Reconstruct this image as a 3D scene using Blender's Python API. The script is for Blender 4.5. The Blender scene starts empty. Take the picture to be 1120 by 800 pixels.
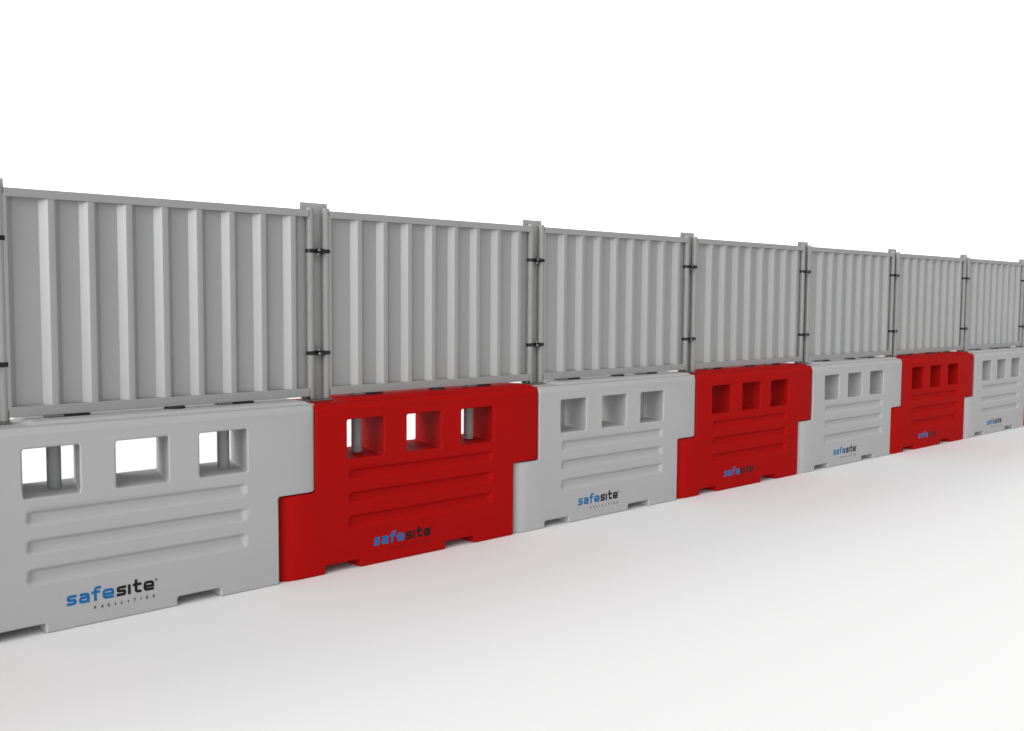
import bpy, bmesh, math, random
from mathutils import Vector, Matrix
SC = bpy.context.scene
COL = SC.collection
PI = math.pi
random.seed(4)

# ------------------------------------------------------------------ camera
F_PX, YAW, PITCH, ROLL = 1092.77, 0.7460, 0.0683, 0.0071
cam = bpy.data.cameras.new('camera'); cam_o = bpy.data.objects.new('camera', cam); COL.objects.link(cam_o)
Fv = Vector((math.sin(YAW)*math.cos(PITCH), math.cos(YAW)*math.cos(PITCH), -math.sin(PITCH)))
Rv = Vector((math.cos(YAW), -math.sin(YAW), 0)); Uv = Rv.cross(Fv)
R2 = math.cos(ROLL)*Rv + math.sin(ROLL)*Uv; U2 = -math.sin(ROLL)*Rv + math.cos(ROLL)*Uv
mm = Matrix((R2, U2, -Fv)).transposed().to_4x4(); mm.translation = Vector((-1.3754, -5.5088, 1.8096))
cam_o.matrix_world = mm
cam.sensor_width = 36; cam.lens = F_PX/1120*36; cam.clip_start = .05; cam.clip_end = 2000
SC.camera = cam_o

# ------------------------------------------------------------------ light: white studio surround, soft key from behind left
w = bpy.data.worlds.new('World'); SC.world = w; w.use_nodes = True
nt = w.node_tree; nt.nodes.clear()
out = nt.nodes.new('ShaderNodeOutputWorld'); bg = nt.nodes.new('ShaderNodeBackground')
tc = nt.nodes.new('ShaderNodeTexCoord'); sp = nt.nodes.new('ShaderNodeSeparateXYZ'); nt.links.new(tc.outputs['Generated'], sp.inputs[0])
def wmr(src, a, b, c, d):
    m = nt.nodes.new('ShaderNodeMapRange'); m.interpolation_type = 'SMOOTHSTEP'
    for k, v in zip(('From Min', 'From Max', 'To Min', 'To Max'), (a, b, c, d)):
        if isinstance(v, float) or isinstance(v, int): m.inputs[k].default_value = v
        else: nt.links.new(v, m.inputs[k])
    nt.links.new(src, m.inputs['Value']); return m.outputs['Result']
W_LOW, W_HIGH, W_FRONT, W_WIDE, W_LEFT = 1.75, .30, .45, .86, 4.9
back = wmr(sp.outputs['Z'], .36, .55, W_LOW, W_HIGH)             # white sweep low down behind, dimmer high up
mixn = nt.nodes.new('ShaderNodeMix'); mixn.data_type = 'FLOAT'
nt.links.new(wmr(sp.outputs['Y'], -.15, .1, 0.0, 1.0), mixn.inputs['Factor'])
mixn.inputs['A'].default_value = W_FRONT; nt.links.new(back, mixn.inputs['B'])
dot = nt.nodes.new('ShaderNodeVectorMath'); dot.operation = 'DOT_PRODUCT'
dot.inputs[1].default_value = Vector((-0.97, -0.15, 0.19)).normalized()
nt.links.new(tc.outputs['Generated'], dot.inputs[0])
add = nt.nodes.new('ShaderNodeMath'); add.operation = 'ADD'      # big softbox far to the left
nt.links.new(mixn.outputs['Result'], add.inputs[0]); nt.links.new(wmr(dot.outputs['Value'], .72, .97, 0.0, W_LEFT), add.inputs[1])
add2 = nt.nodes.new('ShaderNodeMath'); add2.operation = 'ADD'     # wide softer glow around it, front side only
mul = nt.nodes.new('ShaderNodeMath'); mul.operation = 'MULTIPLY'
nt.links.new(wmr(dot.outputs['Value'], -.5, .9, 0.0, W_WIDE), mul.inputs[0]); nt.links.new(wmr(sp.outputs['Y'], -.15, .1, 1.0, 0.0), mul.inputs[1])
nt.links.new(add.outputs[0], add2.inputs[0]); nt.links.new(mul.outputs[0], add2.inputs[1])
nt.links.new(add2.outputs[0], bg.inputs['Strength']); bg.inputs['Color'].default_value = (1, 1, 1, 1)
nt.links.new(bg.outputs[0], out.inputs[0])
sun = bpy.data.lights.new('key_light', 'SUN'); sun.energy = 1.5; sun.angle = math.radians(32); sun.color = (1, .995, .985)
sun_o = bpy.data.objects.new('key_light', sun); COL.objects.link(sun_o)
sun_o.rotation_euler = (-Vector((-0.62, 0.62, 0.66))).to_track_quat('-Z', 'Y').to_euler()
SC.view_settings.view_transform = 'Standard'; SC.view_settings.look = 'None'
SC.view_settings.exposure = 0; SC.view_settings.gamma = 1
SC.render.engine = 'CYCLES'
SC.render.resolution_x = 1024; SC.render.resolution_y = 731

# ------------------------------------------------------------------ materials
def mat(name, col, rough=.5, metal=0, spec=.5, noise=.03, scale=3.0, bump=0.0, bscale=60, coat=0, rvar=.05):
    m = bpy.data.materials.new(name); m.use_nodes = True
    t = m.node_tree; b = t.nodes['Principled BSDF']
    b.inputs['Metallic'].default_value = metal; b.inputs['Specular IOR Level'].default_value = spec
    b.inputs['Coat Weight'].default_value = coat; b.inputs['Coat Roughness'].default_value = .25
    co = t.nodes.new('ShaderNodeTexCoord')
    n = t.nodes.new('ShaderNodeTexNoise'); n.inputs['Scale'].default_value = scale; n.inputs['Detail'].default_value = 5
    t.links.new(co.outputs['Object'], n.inputs['Vector'])
    r = t.nodes.new('ShaderNodeMapRange'); r.inputs['From Min'].default_value = .3; r.inputs['From Max'].default_value = .7
    r.inputs['To Min'].default_value = 1-noise; r.inputs['To Max'].default_value = 1+noise
    mx = t.nodes.new('ShaderNodeVectorMath'); mx.operation = 'SCALE'; mx.inputs[0].default_value = col
    t.links.new(n.outputs['Fac'], r.inputs['Value']); t.links.new(r.outputs['Result'], mx.inputs['Scale'])
    t.links.new(mx.outputs[0], b.inputs['Base Color'])
    r2 = t.nodes.new('ShaderNodeMapRange'); r2.inputs['To Min'].default_value = rough-rvar; r2.inputs['To Max'].default_value = rough+rvar
    t.links.new(n.outputs['Fac'], r2.inputs['Value']); t.links.new(r2.outputs['Result'], b.inputs['Roughness'])
    if bump:
        n2 = t.nodes.new('ShaderNodeTexNoise'); n2.inputs['Scale'].default_value = bscale; n2.inputs['Detail'].default_value = 3
        bp = t.nodes.new('ShaderNodeBump'); bp.inputs['Strength'].default_value = bump; bp.inputs['Distance'].default_value = .002
        t.links.new(co.outputs['Object'], n2.inputs['Vector'])
        t.links.new(n2.outputs['Fac'], bp.inputs['Height']); t.links.new(bp.outputs[0], b.inputs['Normal'])
    return m
M = dict(
    white=mat('pale_grey_plastic', (.37, .37, .37), .6, spec=.01, noise=.012, bump=.05, bscale=25),
    red=mat('red_plastic', (.33, .0055, .0055), .62, spec=.02, noise=.02, bump=.05, bscale=25),
    steel=mat('grey_painted_steel', (.275, .277, .275), .42, spec=.06, noise=.015, scale=2),
    sheet=mat('grey_coated_sheet', (.31, .313, .312), .38, metal=.30, spec=.1, noise=.015, scale=2),
    tube=mat('galvanised_tube', (.235, .235, .232), .4, spec=.2, noise=.03, scale=12),
    strip=mat('grey_cover_steel', (.31, .312, .31), .45, spec=.2, noise=.02, scale=6),
    pole=mat('dull_pole_steel', (.35, .355, .355), .5, spec=.2, noise=.04, scale=9),
    black=mat('black_glossy_metal', (.005, .005, .005), .16, spec=.3, noise=.1, scale=30),
    dark=mat('dark_rubber', (.02, .02, .02), .6, spec=.2, noise=.1, scale=30),
    grip=mat('dark_grey_steel', (.13, .13, .125), .5, spec=.3, noise=.08, scale=30),
    zinc=mat('bright_zinc', (.3, .3, .3), .35, metal=1, noise=.03),
    blue=mat('blue_ink', (.009, .12, .31), .5, spec=.15, noise=.01),
    ink=mat('black_ink', (.008, .008, .009), .5, spec=.15, noise=.01),
    floor=mat('white_studio_floor', (.76, .76, .76), .9, spec=.05, noise=.002, scale=.3),
)

# ------------------------------------------------------------------ helpers
def link(name, me, parent=None):
    o = bpy.data.objects.new(name, me); COL.objects.link(o)
    if parent: o.parent = parent
    return o
def from_bm(name, bm, m, parent=None, smooth=False):
    bmesh.ops.recalc_face_normals(bm, faces=bm.faces)
    me = bpy.data.meshes.new(name); bm.to_mesh(me); bm.free()
    for x in (m if isinstance(m, (list, tuple)) else [m]): me.materials.append(x)
    if smooth:
        for p in me.polygons: p.use_smooth = True
    return link(name, me, parent)
def box(bm, x0, x1, y0, y1, z0, z1):
    vs = [bm.verts.new((x, y, z)) for z in (z0, z1) for y in (y0, y1) for x in (x0, x1)]
    for f in ((0,1,3,2), (4,6,7,5), (0,4,5,1), (2,3,7,6), (0,2,6,4), (1,5,7,3)): bm.faces.new([vs[i] for i in f])
def prism(bm, pts, a0, a1, fn):
    """pts 2D outline; fn(p, a) gives the 3D point for end value a"""
    A = [bm.verts.new(fn(p, a0)) for p in pts]; B = [bm.verts.new(fn(p, a1)) for p in pts]
    n = len(pts); bm.faces.new(A[::-1]); bm.faces.new(B)
    for i in range(n): bm.faces.new((A[i], A[(i+1) % n], B[(i+1) % n], B[i]))
def loft(bm, rings):
    R = [[bm.verts.new(p) for p in r] for r in rings]
    n = len(R[0]); bm.faces.new(R[0][::-1]); bm.faces.new(R[-1])
    for a, b in zip(R, R[1:]):
        for i in range(n): bm.faces.new((a[i], a[(i+1) % n], b[(i+1) % n], b[i]))
def cyl(bm, x, y, z0, z1, r, seg=24, bev=0, axis='z'):
    prof = [(z0, r-bev), (z0+bev, r), (z1-bev, r), (z1, r-bev)] if bev else [(z0, r), (z1, r)]
    def P(t, rr, z):
        c, s = math.cos(t)*rr, math.sin(t)*rr
        return (x+c, y+s, z) if axis == 'z' else (x+c, z, y+s)
    loft(bm, [[P(2*PI*i/seg, rr, z) for i in range(seg)] for z, rr in prof])
def shade_auto(o, ang=35):
    me = o.data
    me.shade_smooth() if hasattr(me, 'shade_smooth') else None
    try: me.set_sharp_from_angle(angle=math.radians(ang))
    except Exception: pass
def bevel_mod(o, wd, seg=3, ang=25, clamp=True):
    b = o.modifiers.new('bevel', 'BEVEL'); b.width = wd; b.segments = seg; b.limit_method = 'ANGLE'
    b.angle_limit = math.radians(ang); b.use_clamp_overlap = clamp; b.harden_normals = True; b.miter_outer = 'MITER_ARC'
    return b
def bake(o):
    dg = bpy.context.evaluated_depsgraph_get(); dg.update()
    me = bpy.data.meshes.new_from_object(o.evaluated_get(dg), preserve_all_data_layers=True, depsgraph=dg)
    old = o.data; name = old.name; o.modifiers.clear(); o.data = me; bpy.data.meshes.remove(old); me.name = name
def tag(o, label, cat, group=None):
    o['label'] = label; o['category'] = cat
    if group: o['group'] = group
def empty(name, loc=(0, 0, 0)):
    o = bpy.data.objects.new(name, None); COL.objects.link(o); o.location = loc; o.empty_display_size = .1; return o
def dup(root, dx, mats=None):
    r = root.copy(); COL.objects.link(r); r.location.x += dx
    def rec(src, dst):
        for ch in [c for c in COL.objects if c.parent == src]:
            c = ch.copy(); COL.objects.link(c); c.parent = dst
            if mats and c.data and ch.get('body'):
                c.data = mats(c.data)
            rec(ch, c)
    rec(root, r)
    return r

# ------------------------------------------------------------------ the floor
bm = bmesh.new(); vs = [bm.verts.new((x, y, 0)) for x, y in ((-300, -300), (500, -300), (500, 500), (-300, 500))]; bm.faces.new(vs)
g = from_bm('ground', bm, M['floor']); g['kind'] = 'structure'

# ------------------------------------------------------------------ interlocking plastic barrier
D = .48                                     # depth of a barrier; its front face is y = 0
CURV = [(.0, .0), (.052, .012), (.088, .045), (.115, .10), (.13, .17), (.135, .24), (.13, .31), (.115, .38), (.088, .435), (.052, .468), (.0, .48)]
def lower_end(y_list=True):                 # convex left end of the lower half: bulges to -x
    return [(-.115-x*1.35, y) for x, y in CURV]
def plan_upper(off):
    right = [(2.0-.052+x if i in (0, 10) else 2.0-.052+x, y) for i, (x, y) in enumerate(CURV)]
    left = [(.006, 0), (.022, .045), (.078, .10), (.092, .17), (.097, .24), (.092, .31), (.078, .38), (.022, .435), (.006, .48)]
    return right + left[::-1]
def plan_lower():
    left = lower_end()
    right = [(1.744, 0), (1.744, .055), (1.738, .10), (1.716, .17), (1.708, .24), (1.716, .31), (1.738, .38), (1.744, .425), (1.744, .48)]
    return right + left[::-1]
def plan_core():
    left = plan_upper(0)[11:][::-1]; right = plan_lower()[:9]
    return right + left[::-1]
ZS0, ZS1, ZT = .546, .553, 1.112
def make_body():
    xy = lambda p, a: (p[0], p[1], a)
    def tmp(fill):
        b = bmesh.new(); fill(b); return from_bm('cutter', b, M['white'])
    base = tmp(lambda b: prism(b, plan_lower(), 0, ZS0, xy))
    def upper(b):
        P = plan_upper(0)
        inset = lambda y: .030 if y < .01 else (D-.030 if y > D-.01 else min(max(y, .034), D-.034))
        loft(b, [[(x, y, ZS1) for x, y in P], [(x, y, 1.078) for x, y in P], [(x, inset(y), ZT) for x, y in P]])
    adds = [tmp(upper), tmp(lambda b: prism(b, plan_core(), .3, .8, xy))]
    def plateau(b):
        def r(x0, x1, y0, y1, z): return [(x0, y0, z), (x1, y0, z), (x1, y1, z), (x0, y1, z)]
        loft(b, [r(.31, 2.03, .075, .405, ZT-.03), r(.31, 2.03, .075, .405, ZT), r(.345, 1.995, .09, .39, ZT+.020)])
    adds.append(tmp(plateau))
    cuts = []
    for x0, x1 in ((.25, .543), (.737, 1.038), (1.226, 1.532)):
        def hole(b, x0=x0, x1=x1):
            s0, s1 = -.05, .53
            k = .13/.48
            def r(y):
                o = k*y; e = .014
                return [(x0+o, y, .738), (x1+o, y, .738), (x1+o, y, 1.000), (x0+o, y, 1.000)]
            loft(b, [r(s0), r(s1)])
        cuts.append(tmp(hole))
    for z0, z1 in ((.594, .668), (.437, .515), (.276, .359)):
        for side in (0, 1):
            def groove(b, z0=z0, z1=z1, side=side):
                def r(y, e, zt, zb):
                    yy = y if side == 0 else D-y
                    return [(.262+e, yy, z0+zb), (1.527-e, yy, z0+zb), (1.527-e, yy, z1-zt), (.262+e, yy, z1-zt)]
                loft(b, [r(-.02, -.02, -.0085, -.0187), r(.024, .028, .0135, .026)])
            cuts.append(tmp(groove))
    for x0, x1 in ((.082, .350), (1.081, 1.351)):
        cuts.append(tmp(lambda b, x0=x0, x1=x1: box(b, x0, x1, -.1, .6, -.05, .053)))
    for a in adds + cuts:
        m = base.modifiers.new('b', 'BOOLEAN'); m.operation = 'UNION' if a in adds else 'DIFFERENCE'; m.object = a; m.solver = 'EXACT'
    bake(base)
    for a in adds + cuts: bpy.data.objects.remove(a)
    b = bmesh.new(); b.from_mesh(base.data)
    bmesh.ops.remove_doubles(b, verts=b.verts, dist=1e-4)
    bmesh.ops.dissolve_limit(b, angle_limit=math.radians(.5), verts=b.verts, edges=b.edges)
    b.to_mesh(base.data); b.free()
    for p in base.data.polygons: p.use_smooth = True
    base.name = 'body'; base.data.name = 'body'
    bevel_mod(base, .0115, 3, 26, clamp=False)
    bake(base)
    print('body faces', len(base.data.polygons))
    return base

# lettering: strokes turned into raised ribbons
XH = .056; ZB = .127; W = .0155
def ribbon(bm, pts, wd, y0, y1, mi=0):
    pts = [Vector(p) for p in pts]; n = len(pts); L = []; R = []
    for i, p in enumerate(pts):
        d0 = (pts[i]-pts[i-1]).normalized() if i else None
        d1 = (pts[i+1]-pts[i]).normalized() if i < n-1 else None
        if d0 is None: d0 = d1
        if d1 is None: d1 = d0
        t = (d0+d1).normalized(); nn = Vector((-t.y, t.x)); s = wd/2/max(.5, nn.dot(Vector((-d0.y, d0.x))))
        L.append(p+nn*s); R.append(p-nn*s)
    o = L + R[::-1]
    for i in range(n-1):
        q = [L[i], L[i+1], R[i+1], R[i]]
        A = [bm.verts.new((v.x, y0, v.y)) for v in q]
        f = bm.faces.new(A); f.material_index = mi
    # rim
    m = len(o)
    for i in range(m):
        a, b = o[i], o[(i+1) % m]
        f = bm.faces.new([bm.verts.new((a.x, y0, a.y)), bm.verts.new((b.x, y0, b.y)), bm.verts.new((b.x, y1, b.y)), bm.verts.new((a.x, y1, a.y))]); f.material_index = mi
def rnd(pts, r, k=4):
    """round the inner corners of a polyline"""
    o = [pts[0]]
    for i in range(1, len(pts)-1):
        p0, p, p1 = Vector(pts[i-1]), Vector(pts[i]), Vector(pts[i+1])
        a, b = (p0-p), (p1-p); rr = min(r, a.length*.49, b.length*.49)
        A = p+a.normalized()*rr; B = p+b.normalized()*rr
        for j in range(k+1):
            t = j/k; o.append(tuple((1-t)**2*A+2*t*(1-t)*p+t*t*B))
    o.append(pts[-1]); return o
def glyph(ch, x0, x1):
    h = W/2; l, r_, b, t, m = x0+h, x1-h, h, XH-h, XH/2
    R = .013
    if ch == 's': return [rnd([(x1, t), (l, t), (l, m), (r_, m), (r_, b), (x0, b)], R)]
    if ch == 'a': return [rnd([(x0+.004, t), (r_, t), (r_, 0)], R), rnd([(r_+.001, m+.002), (l, m+.002), (l, b), (r_+.001, b)], R*.8)]
    if ch == 'e': return [rnd([(x1-.002, b), (l, b), (l, t), (r_, t), (r_, m-.002-h)], R), [(l+.002, m-.002), (r_+.001, m-.002)]]
    if ch == 'f': return [rnd([(x0+.021, 0), (x0+.021, XH+.024-h), (x1, XH+.024-h)], R), [(x0, t), (x1-.006, t)]]
    if ch == 't': return [rnd([(x0+.018, XH+.022), (x0+.018, b), (x1, b)], R), [(x0, t), (x1, t)]]
    if ch == 'i': return [[((x0+x1)/2, 0), ((x0+x1)/2, XH)]]
WORD = [('s', .457, .509, 0), ('a', .521, .578, 0), ('f', .588, .640, 0), ('e', .648, .712, 0),
        ('s', .725, .779, 1), ('i', .789, .804, 1), ('t', .817, .866, 1), ('e', .878, .939, 1)]
SM = {'F': [[(0, 0), (0, 1), (.6, 1)], [(0, .5), (.5, .5)]], 'A': [[(0, 0), (.38, 1), (.76, 0)], [(.15, .35), (.6, .35)]],
      'C': [[(.7, .85), (.5, 1), (.2, 1), (0, .75), (0, .25), (.2, 0), (.5, 0), (.7, .15)]], 'I': [[(.3, 0), (.3, 1)]],
      'L': [[(0, 1), (0, 0), (.6, 0)]], 'T': [[(0, 1), (.7, 1)], [(.35, 1), (.35, 0)]],
      'E': [[(.6, 1), (0, 1), (0, 0), (.6, 0)], [(0, .5), (.5, .5)]],
      'S': [[(.62, .88), (.45, 1), (.15, 1), (0, .75), (.15, .53), (.5, .47), (.65, .25), (.5, 0), (.15, 0), (0, .12)]]}
def make_lettering(parent):
    Y0, Y1 = -.0012, .004
    for name, mi, m in (('blue_lettering', 0, M['blue']), ('black_lettering', 1, M['ink'])):
        b = bmesh.new()
        for ch, x0, x1, c in WORD:
            if c != mi: continue
            for j, st in enumerate(glyph(ch, x0, x1)):
                ribbon(b, [(x, ZB+z) for x, z in st], W, Y0-.0002*j, Y1)
        if mi == 1:
            ribbon(b, [(.951+.0055*math.cos(a*PI/6), .182+.0055*math.sin(a*PI/6)) for a in range(13)], .0022, Y0, Y1)
            ribbon(b, [(.9495, .1795), (.9495, .1845), (.9525, .1845), (.9525, .182), (.9495, .182)], .0014, Y0, Y1)
        from_bm(name, b, m, parent)
    b = bmesh.new(); word = 'FACILITIES'; hz = .0135; xs = .604; step = (.931-.604)/9
    for i, ch in enumerate(word):
        for j, st in enumerate(SM[ch]):
            ribbon(b, [(xs+i*step+x*hz, .083+z*hz) for x, z in st],   .0036, Y0-.0002*j, Y1)
    from_bm('small_lettering', b, M['ink'], parent)

def make_barrier():
    root = empty('plastic_barrier')
    body = make_body(); body.parent = root; body['body'] = 1
    make_lettering(root)
    b = bmesh.new(); N = 28
    loft(b, [[(1.183+r*math.cos(2*PI*i/N), .235+r*math.sin(2*PI*i/N), z) for i in range(N)] for r, z in ((.062, 1.120), (.062, 1.140), (.056, 1.1455), (.035, 1.1475))])
    c = from_bm('filler_cap', b, M['dark'], root, smooth=True)
    return root
first = make_barrier()
red_mesh = {}
def to_red(me):
    if 'r' not in red_mesh:
        r = me.copy(); r.materials.clear(); r.materials.append(M['red']); red_mesh['r'] = r
    return red_mesh['r']
BL = {
 -2: 'pale grey barrier far out past the left edge of the picture',
 -1: 'red barrier just outside the left edge of the picture',
 0: 'largest pale grey barrier, cut by the left edge, daylight through its three square holes',
 1: 'largest red barrier with logo, between the two nearest pale grey barriers',
 2: 'pale grey barrier between the largest red barrier and the middle red one',
 3: 'middle red barrier, second red one from the left, beneath the fourth sheet panel',
 4: 'pale grey barrier between the middle red barrier and the smallest red one',
 5: 'smallest red barrier, farthest red one to the right',
 6: 'smallest pale grey barrier, cut off by the right edge',
 7: 'red barrier just outside the right edge of the picture',
}
for k, lab in BL.items():
    o = first if k == 0 else dup(first, 2.0*k+{6: .025, 7: .11}.get(k, 0), to_red if k % 2 else None)
    tag(o, lab, 'barrier', 'interlocking plastic barriers in a row')
for o in COL.objects:
    if 'body' in o.keys(): del o['body']

# ------------------------------------------------------------------ corrugated hoarding panel standing on the barrier
XT0, XT1, YC, RT = .236, 2.116, .228, .0245
def make_panel():
    root = empty('hoarding_panel', (0, 0, 0))
    for x in (XT0, XT1):
        b = bmesh.new(); cyl(b, x, YC, 1.128, 2.385, RT, 28, .003); t = from_bm('upright_tube', b, M['tube'], root); shade_auto(t)
        b = bmesh.new(); cyl(b, x, YC, 1.1245, 1.1275, RT+.003, 24); e = from_bm('end_cap', b, M['grip'], t); shade_auto(e)
    for nm, z0, z1 in (('top_rail', 2.322, 2.369), ('bottom_rail', 1.147, 1.203)):
        b = bmesh.new(); box(b, XT0+.02, XT1-.02, .204, .256, z0, z1)
        r = from_bm(nm, b, M['steel'], root); bevel_mod(r, .003, 2); bake(r)
    # sheet
    F, B, T = .2075, .2475, .0016
    prof = [(XT0+.008, F), (.268, F), (.304, B)]
    for i in range(8):
        x = .440+.2124*i
        prof += [(x, B), (x+.036, F), (x+.072, F), (x+.108, B)]
    prof += [(XT1-.012, B)]
    # ease the folds
    pr = [prof[0]]
    for i in range(1, len(prof)-1):
        p0, p, p1 = Vector(prof[i-1]), Vector(prof[i]), Vector(prof[i+1])
        for t in (0, .5, 1):
            a = p+(p0-p).normalized()*.004; c = p+(p1-p).normalized()*.004
            q = (1-t)**2*a+2*t*(1-t)*p+t*t*c; pr.append((q.x, q.y))
    pr.append(prof[-1])
    outline = pr + [(x, y+T) for x, y in pr[::-1]]
    b = bmesh.new()
    for i in range(len(pr)-1):
        (xa, ya), (xb, yb) = pr[i], pr[i+1]
        for dy in (0, T):
            b.faces.new([b.verts.new(q) for q in ((xa, ya+dy, 1.19), (xb, yb+dy, 1.19), (xb, yb+dy, 2.335), (xa, ya+dy, 2.335))][::(1 if dy == 0 else -1)])
    bmesh.ops.remove_doubles(b, verts=b.verts, dist=1e-5)
    me = bpy.data.meshes.new('corrugated_sheet'); b.to_mesh(me); b.free(); me.materials.append(M['sheet'])
    s = link('corrugated_sheet', me, root); shade_auto(s, 20)
    for x in (.487, 1.497):
        b = bmesh.new(); cyl(b, x, .245, .725, 1.146, .0375, 32); p = from_bm('support_pole', b, M['pole'], root); shade_auto(p)
        b = bmesh.new(); box(b, x-.042, x+.0455, .198, .285, 1.1335, 1.1465); c = from_bm('collar', b, M['grip'], root); bevel_mod(c, .003, 2); bake(c)
        b = bmesh.new(); box(b, x+.046, x+.19, .198, .285, 1.1335, 1.1455)
        l = from_bm('locking_lug', b, M['dark'], root); bevel_mod(l, .003, 2); bake(l)
    return root
PL = {
 -2: 'grey sheet panel far out past the left edge of the picture',
 -1: 'grey sheet panel just outside the left edge of the picture',
 0: 'largest corrugated grey panel, leftmost, above the largest pale grey barrier',
 1: 'corrugated grey panel above the largest red barrier',
 2: 'third corrugated grey panel from the left',
 3: 'corrugated grey panel above the middle red barrier',
 4: 'fifth corrugated grey panel from the left',
 5: 'corrugated grey panel above the smallest red barrier',
 6: 'smallest corrugated grey panel, above the barrier cut off at the right edge',
 7: 'sliver of the last grey panel at the right edge of the picture',
}
pan = make_panel()
for k, lab in PL.items():
    o = pan if k == 0 else dup(pan, 2.0*k)
    tag(o, lab[:200], 'fence panel', 'corrugated panels on top of the barriers')

# ------------------------------------------------------------------ cover strip behind each joint, and two tube clamps
def make_post():
    root = empty('joint_post')
    b = bmesh.new(); box(b, .064, .270, .2615, .267, 1.1105, 2.42)
    s = from_bm('cover_strip', b, M['strip'], root); bevel_mod(s, .0015, 2); bake(s)
    b = bmesh.new(); box(b, .148, .206, .2675, .300, 1.1105, 2.40)
    s = from_bm('stiffener', b, M['strip'], root); bevel_mod(s, .004, 2); bake(s)
    b = bmesh.new(); box(b, .084, .268, .200, .261, 1.1135, 1.1235)
    s = from_bm('foot_plate', b, M['grip'], root); bevel_mod(s, .002, 2); bake(s)
    b = bmesh.new(); box(b, .075, .090, .196, .204, 1.1245, 1.150)
    s = from_bm('lug', b, M['dark'], root); bevel_mod(s, .002, 2); bake(s)
    return root
def make_clamp(z, up):
    root = empty('tube_clamp')
    xa, xb = XT1-2.0, XT0
    b = bmesh.new(); RO = RT+.0045; h = .0125
    # band: one closed strap round both tubes, pinched in the middle
    def strap(off):
        o = []
        for i in range(13):
            t = PI/2+PI*i/12; o.append((xa+math.cos(t)*(RO+off), YC+math.sin(t)*(RO+off)))
        o += [(xa+.016, YC-RO*.93-off), (xa+.034, YC-.018-off), (xb-.034, YC-.018-off), (xb-.016, YC-RO*.93-off)]
        for i in range(13):
            t = -PI/2+PI*i/12; o.append((xb+math.cos(t)*(RO+off), YC+math.sin(t)*(RO+off)))
        return o
    prism(b, strap(0), z-h, z+h, lambda p, a: (p[0], p[1], a))
    s = from_bm('band', b, M['black'], root); bevel_mod(s, .002, 2, 40); bake(s)
    b = bmesh.new(); cyl(b, (xa+xb)/2-.012, z-.006*up, YC-.040, YC-.012, .010, 6, .002, axis='y')
    s = from_bm('bolt', b, M['zinc'], s)
    b = bmesh.new(); cyl(b, (xa+xb)/2-.012, YC-.026, (z-.028 if up < 0 else z+.012), (z-.012 if up < 0 else z+.028), .006, 12, .002)
    s = from_bm('pin', b, M['zinc'], root); shade_auto(s)
    b = bmesh.new(); box(b, (xa+xb)/2-.020, (xa+xb)/2+.022, YC-.034, YC-.012, z-.017, z+.017)
    s = from_bm('clamp_plate', b, M['black'], root); bevel_mod(s, .004, 2); bake(s)
    return root
post = make_post(); cu = make_clamp(2.103, -1); cl = make_clamp(1.433, 1)
WHERE = {
 -1: 'beyond the left edge of the picture',
 0: 'at the left edge, left of the largest grey panel',
 1: 'at the joint left of panel over the largest red barrier',
 2: 'at the joint right of panel over the largest red barrier',
 3: 'at the joint left of panel over the middle red barrier',
 4: 'at the joint right of panel over the middle red barrier',
 5: 'at the joint left of panel over the smallest red barrier',
 6: 'at the joint right of panel over the smallest red barrier',
 7: 'at the right edge, right of the smallest full panel',
}
for k, wh in WHERE.items():
    for src, lab, cat, grp in ((post, 'grey cover post ', 'post', 'posts covering the panel joints'),
                               (cu, 'upper black clamp ', 'clamp', 'black clamps joining the panels'),
                               (cl, 'lower black clamp ', 'clamp', 'black clamps joining the panels')):
        o = src if k == 0 else dup(src, 2.0*k)
        tag(o, lab+wh, cat, grp)
print('objects', len(COL.objects))
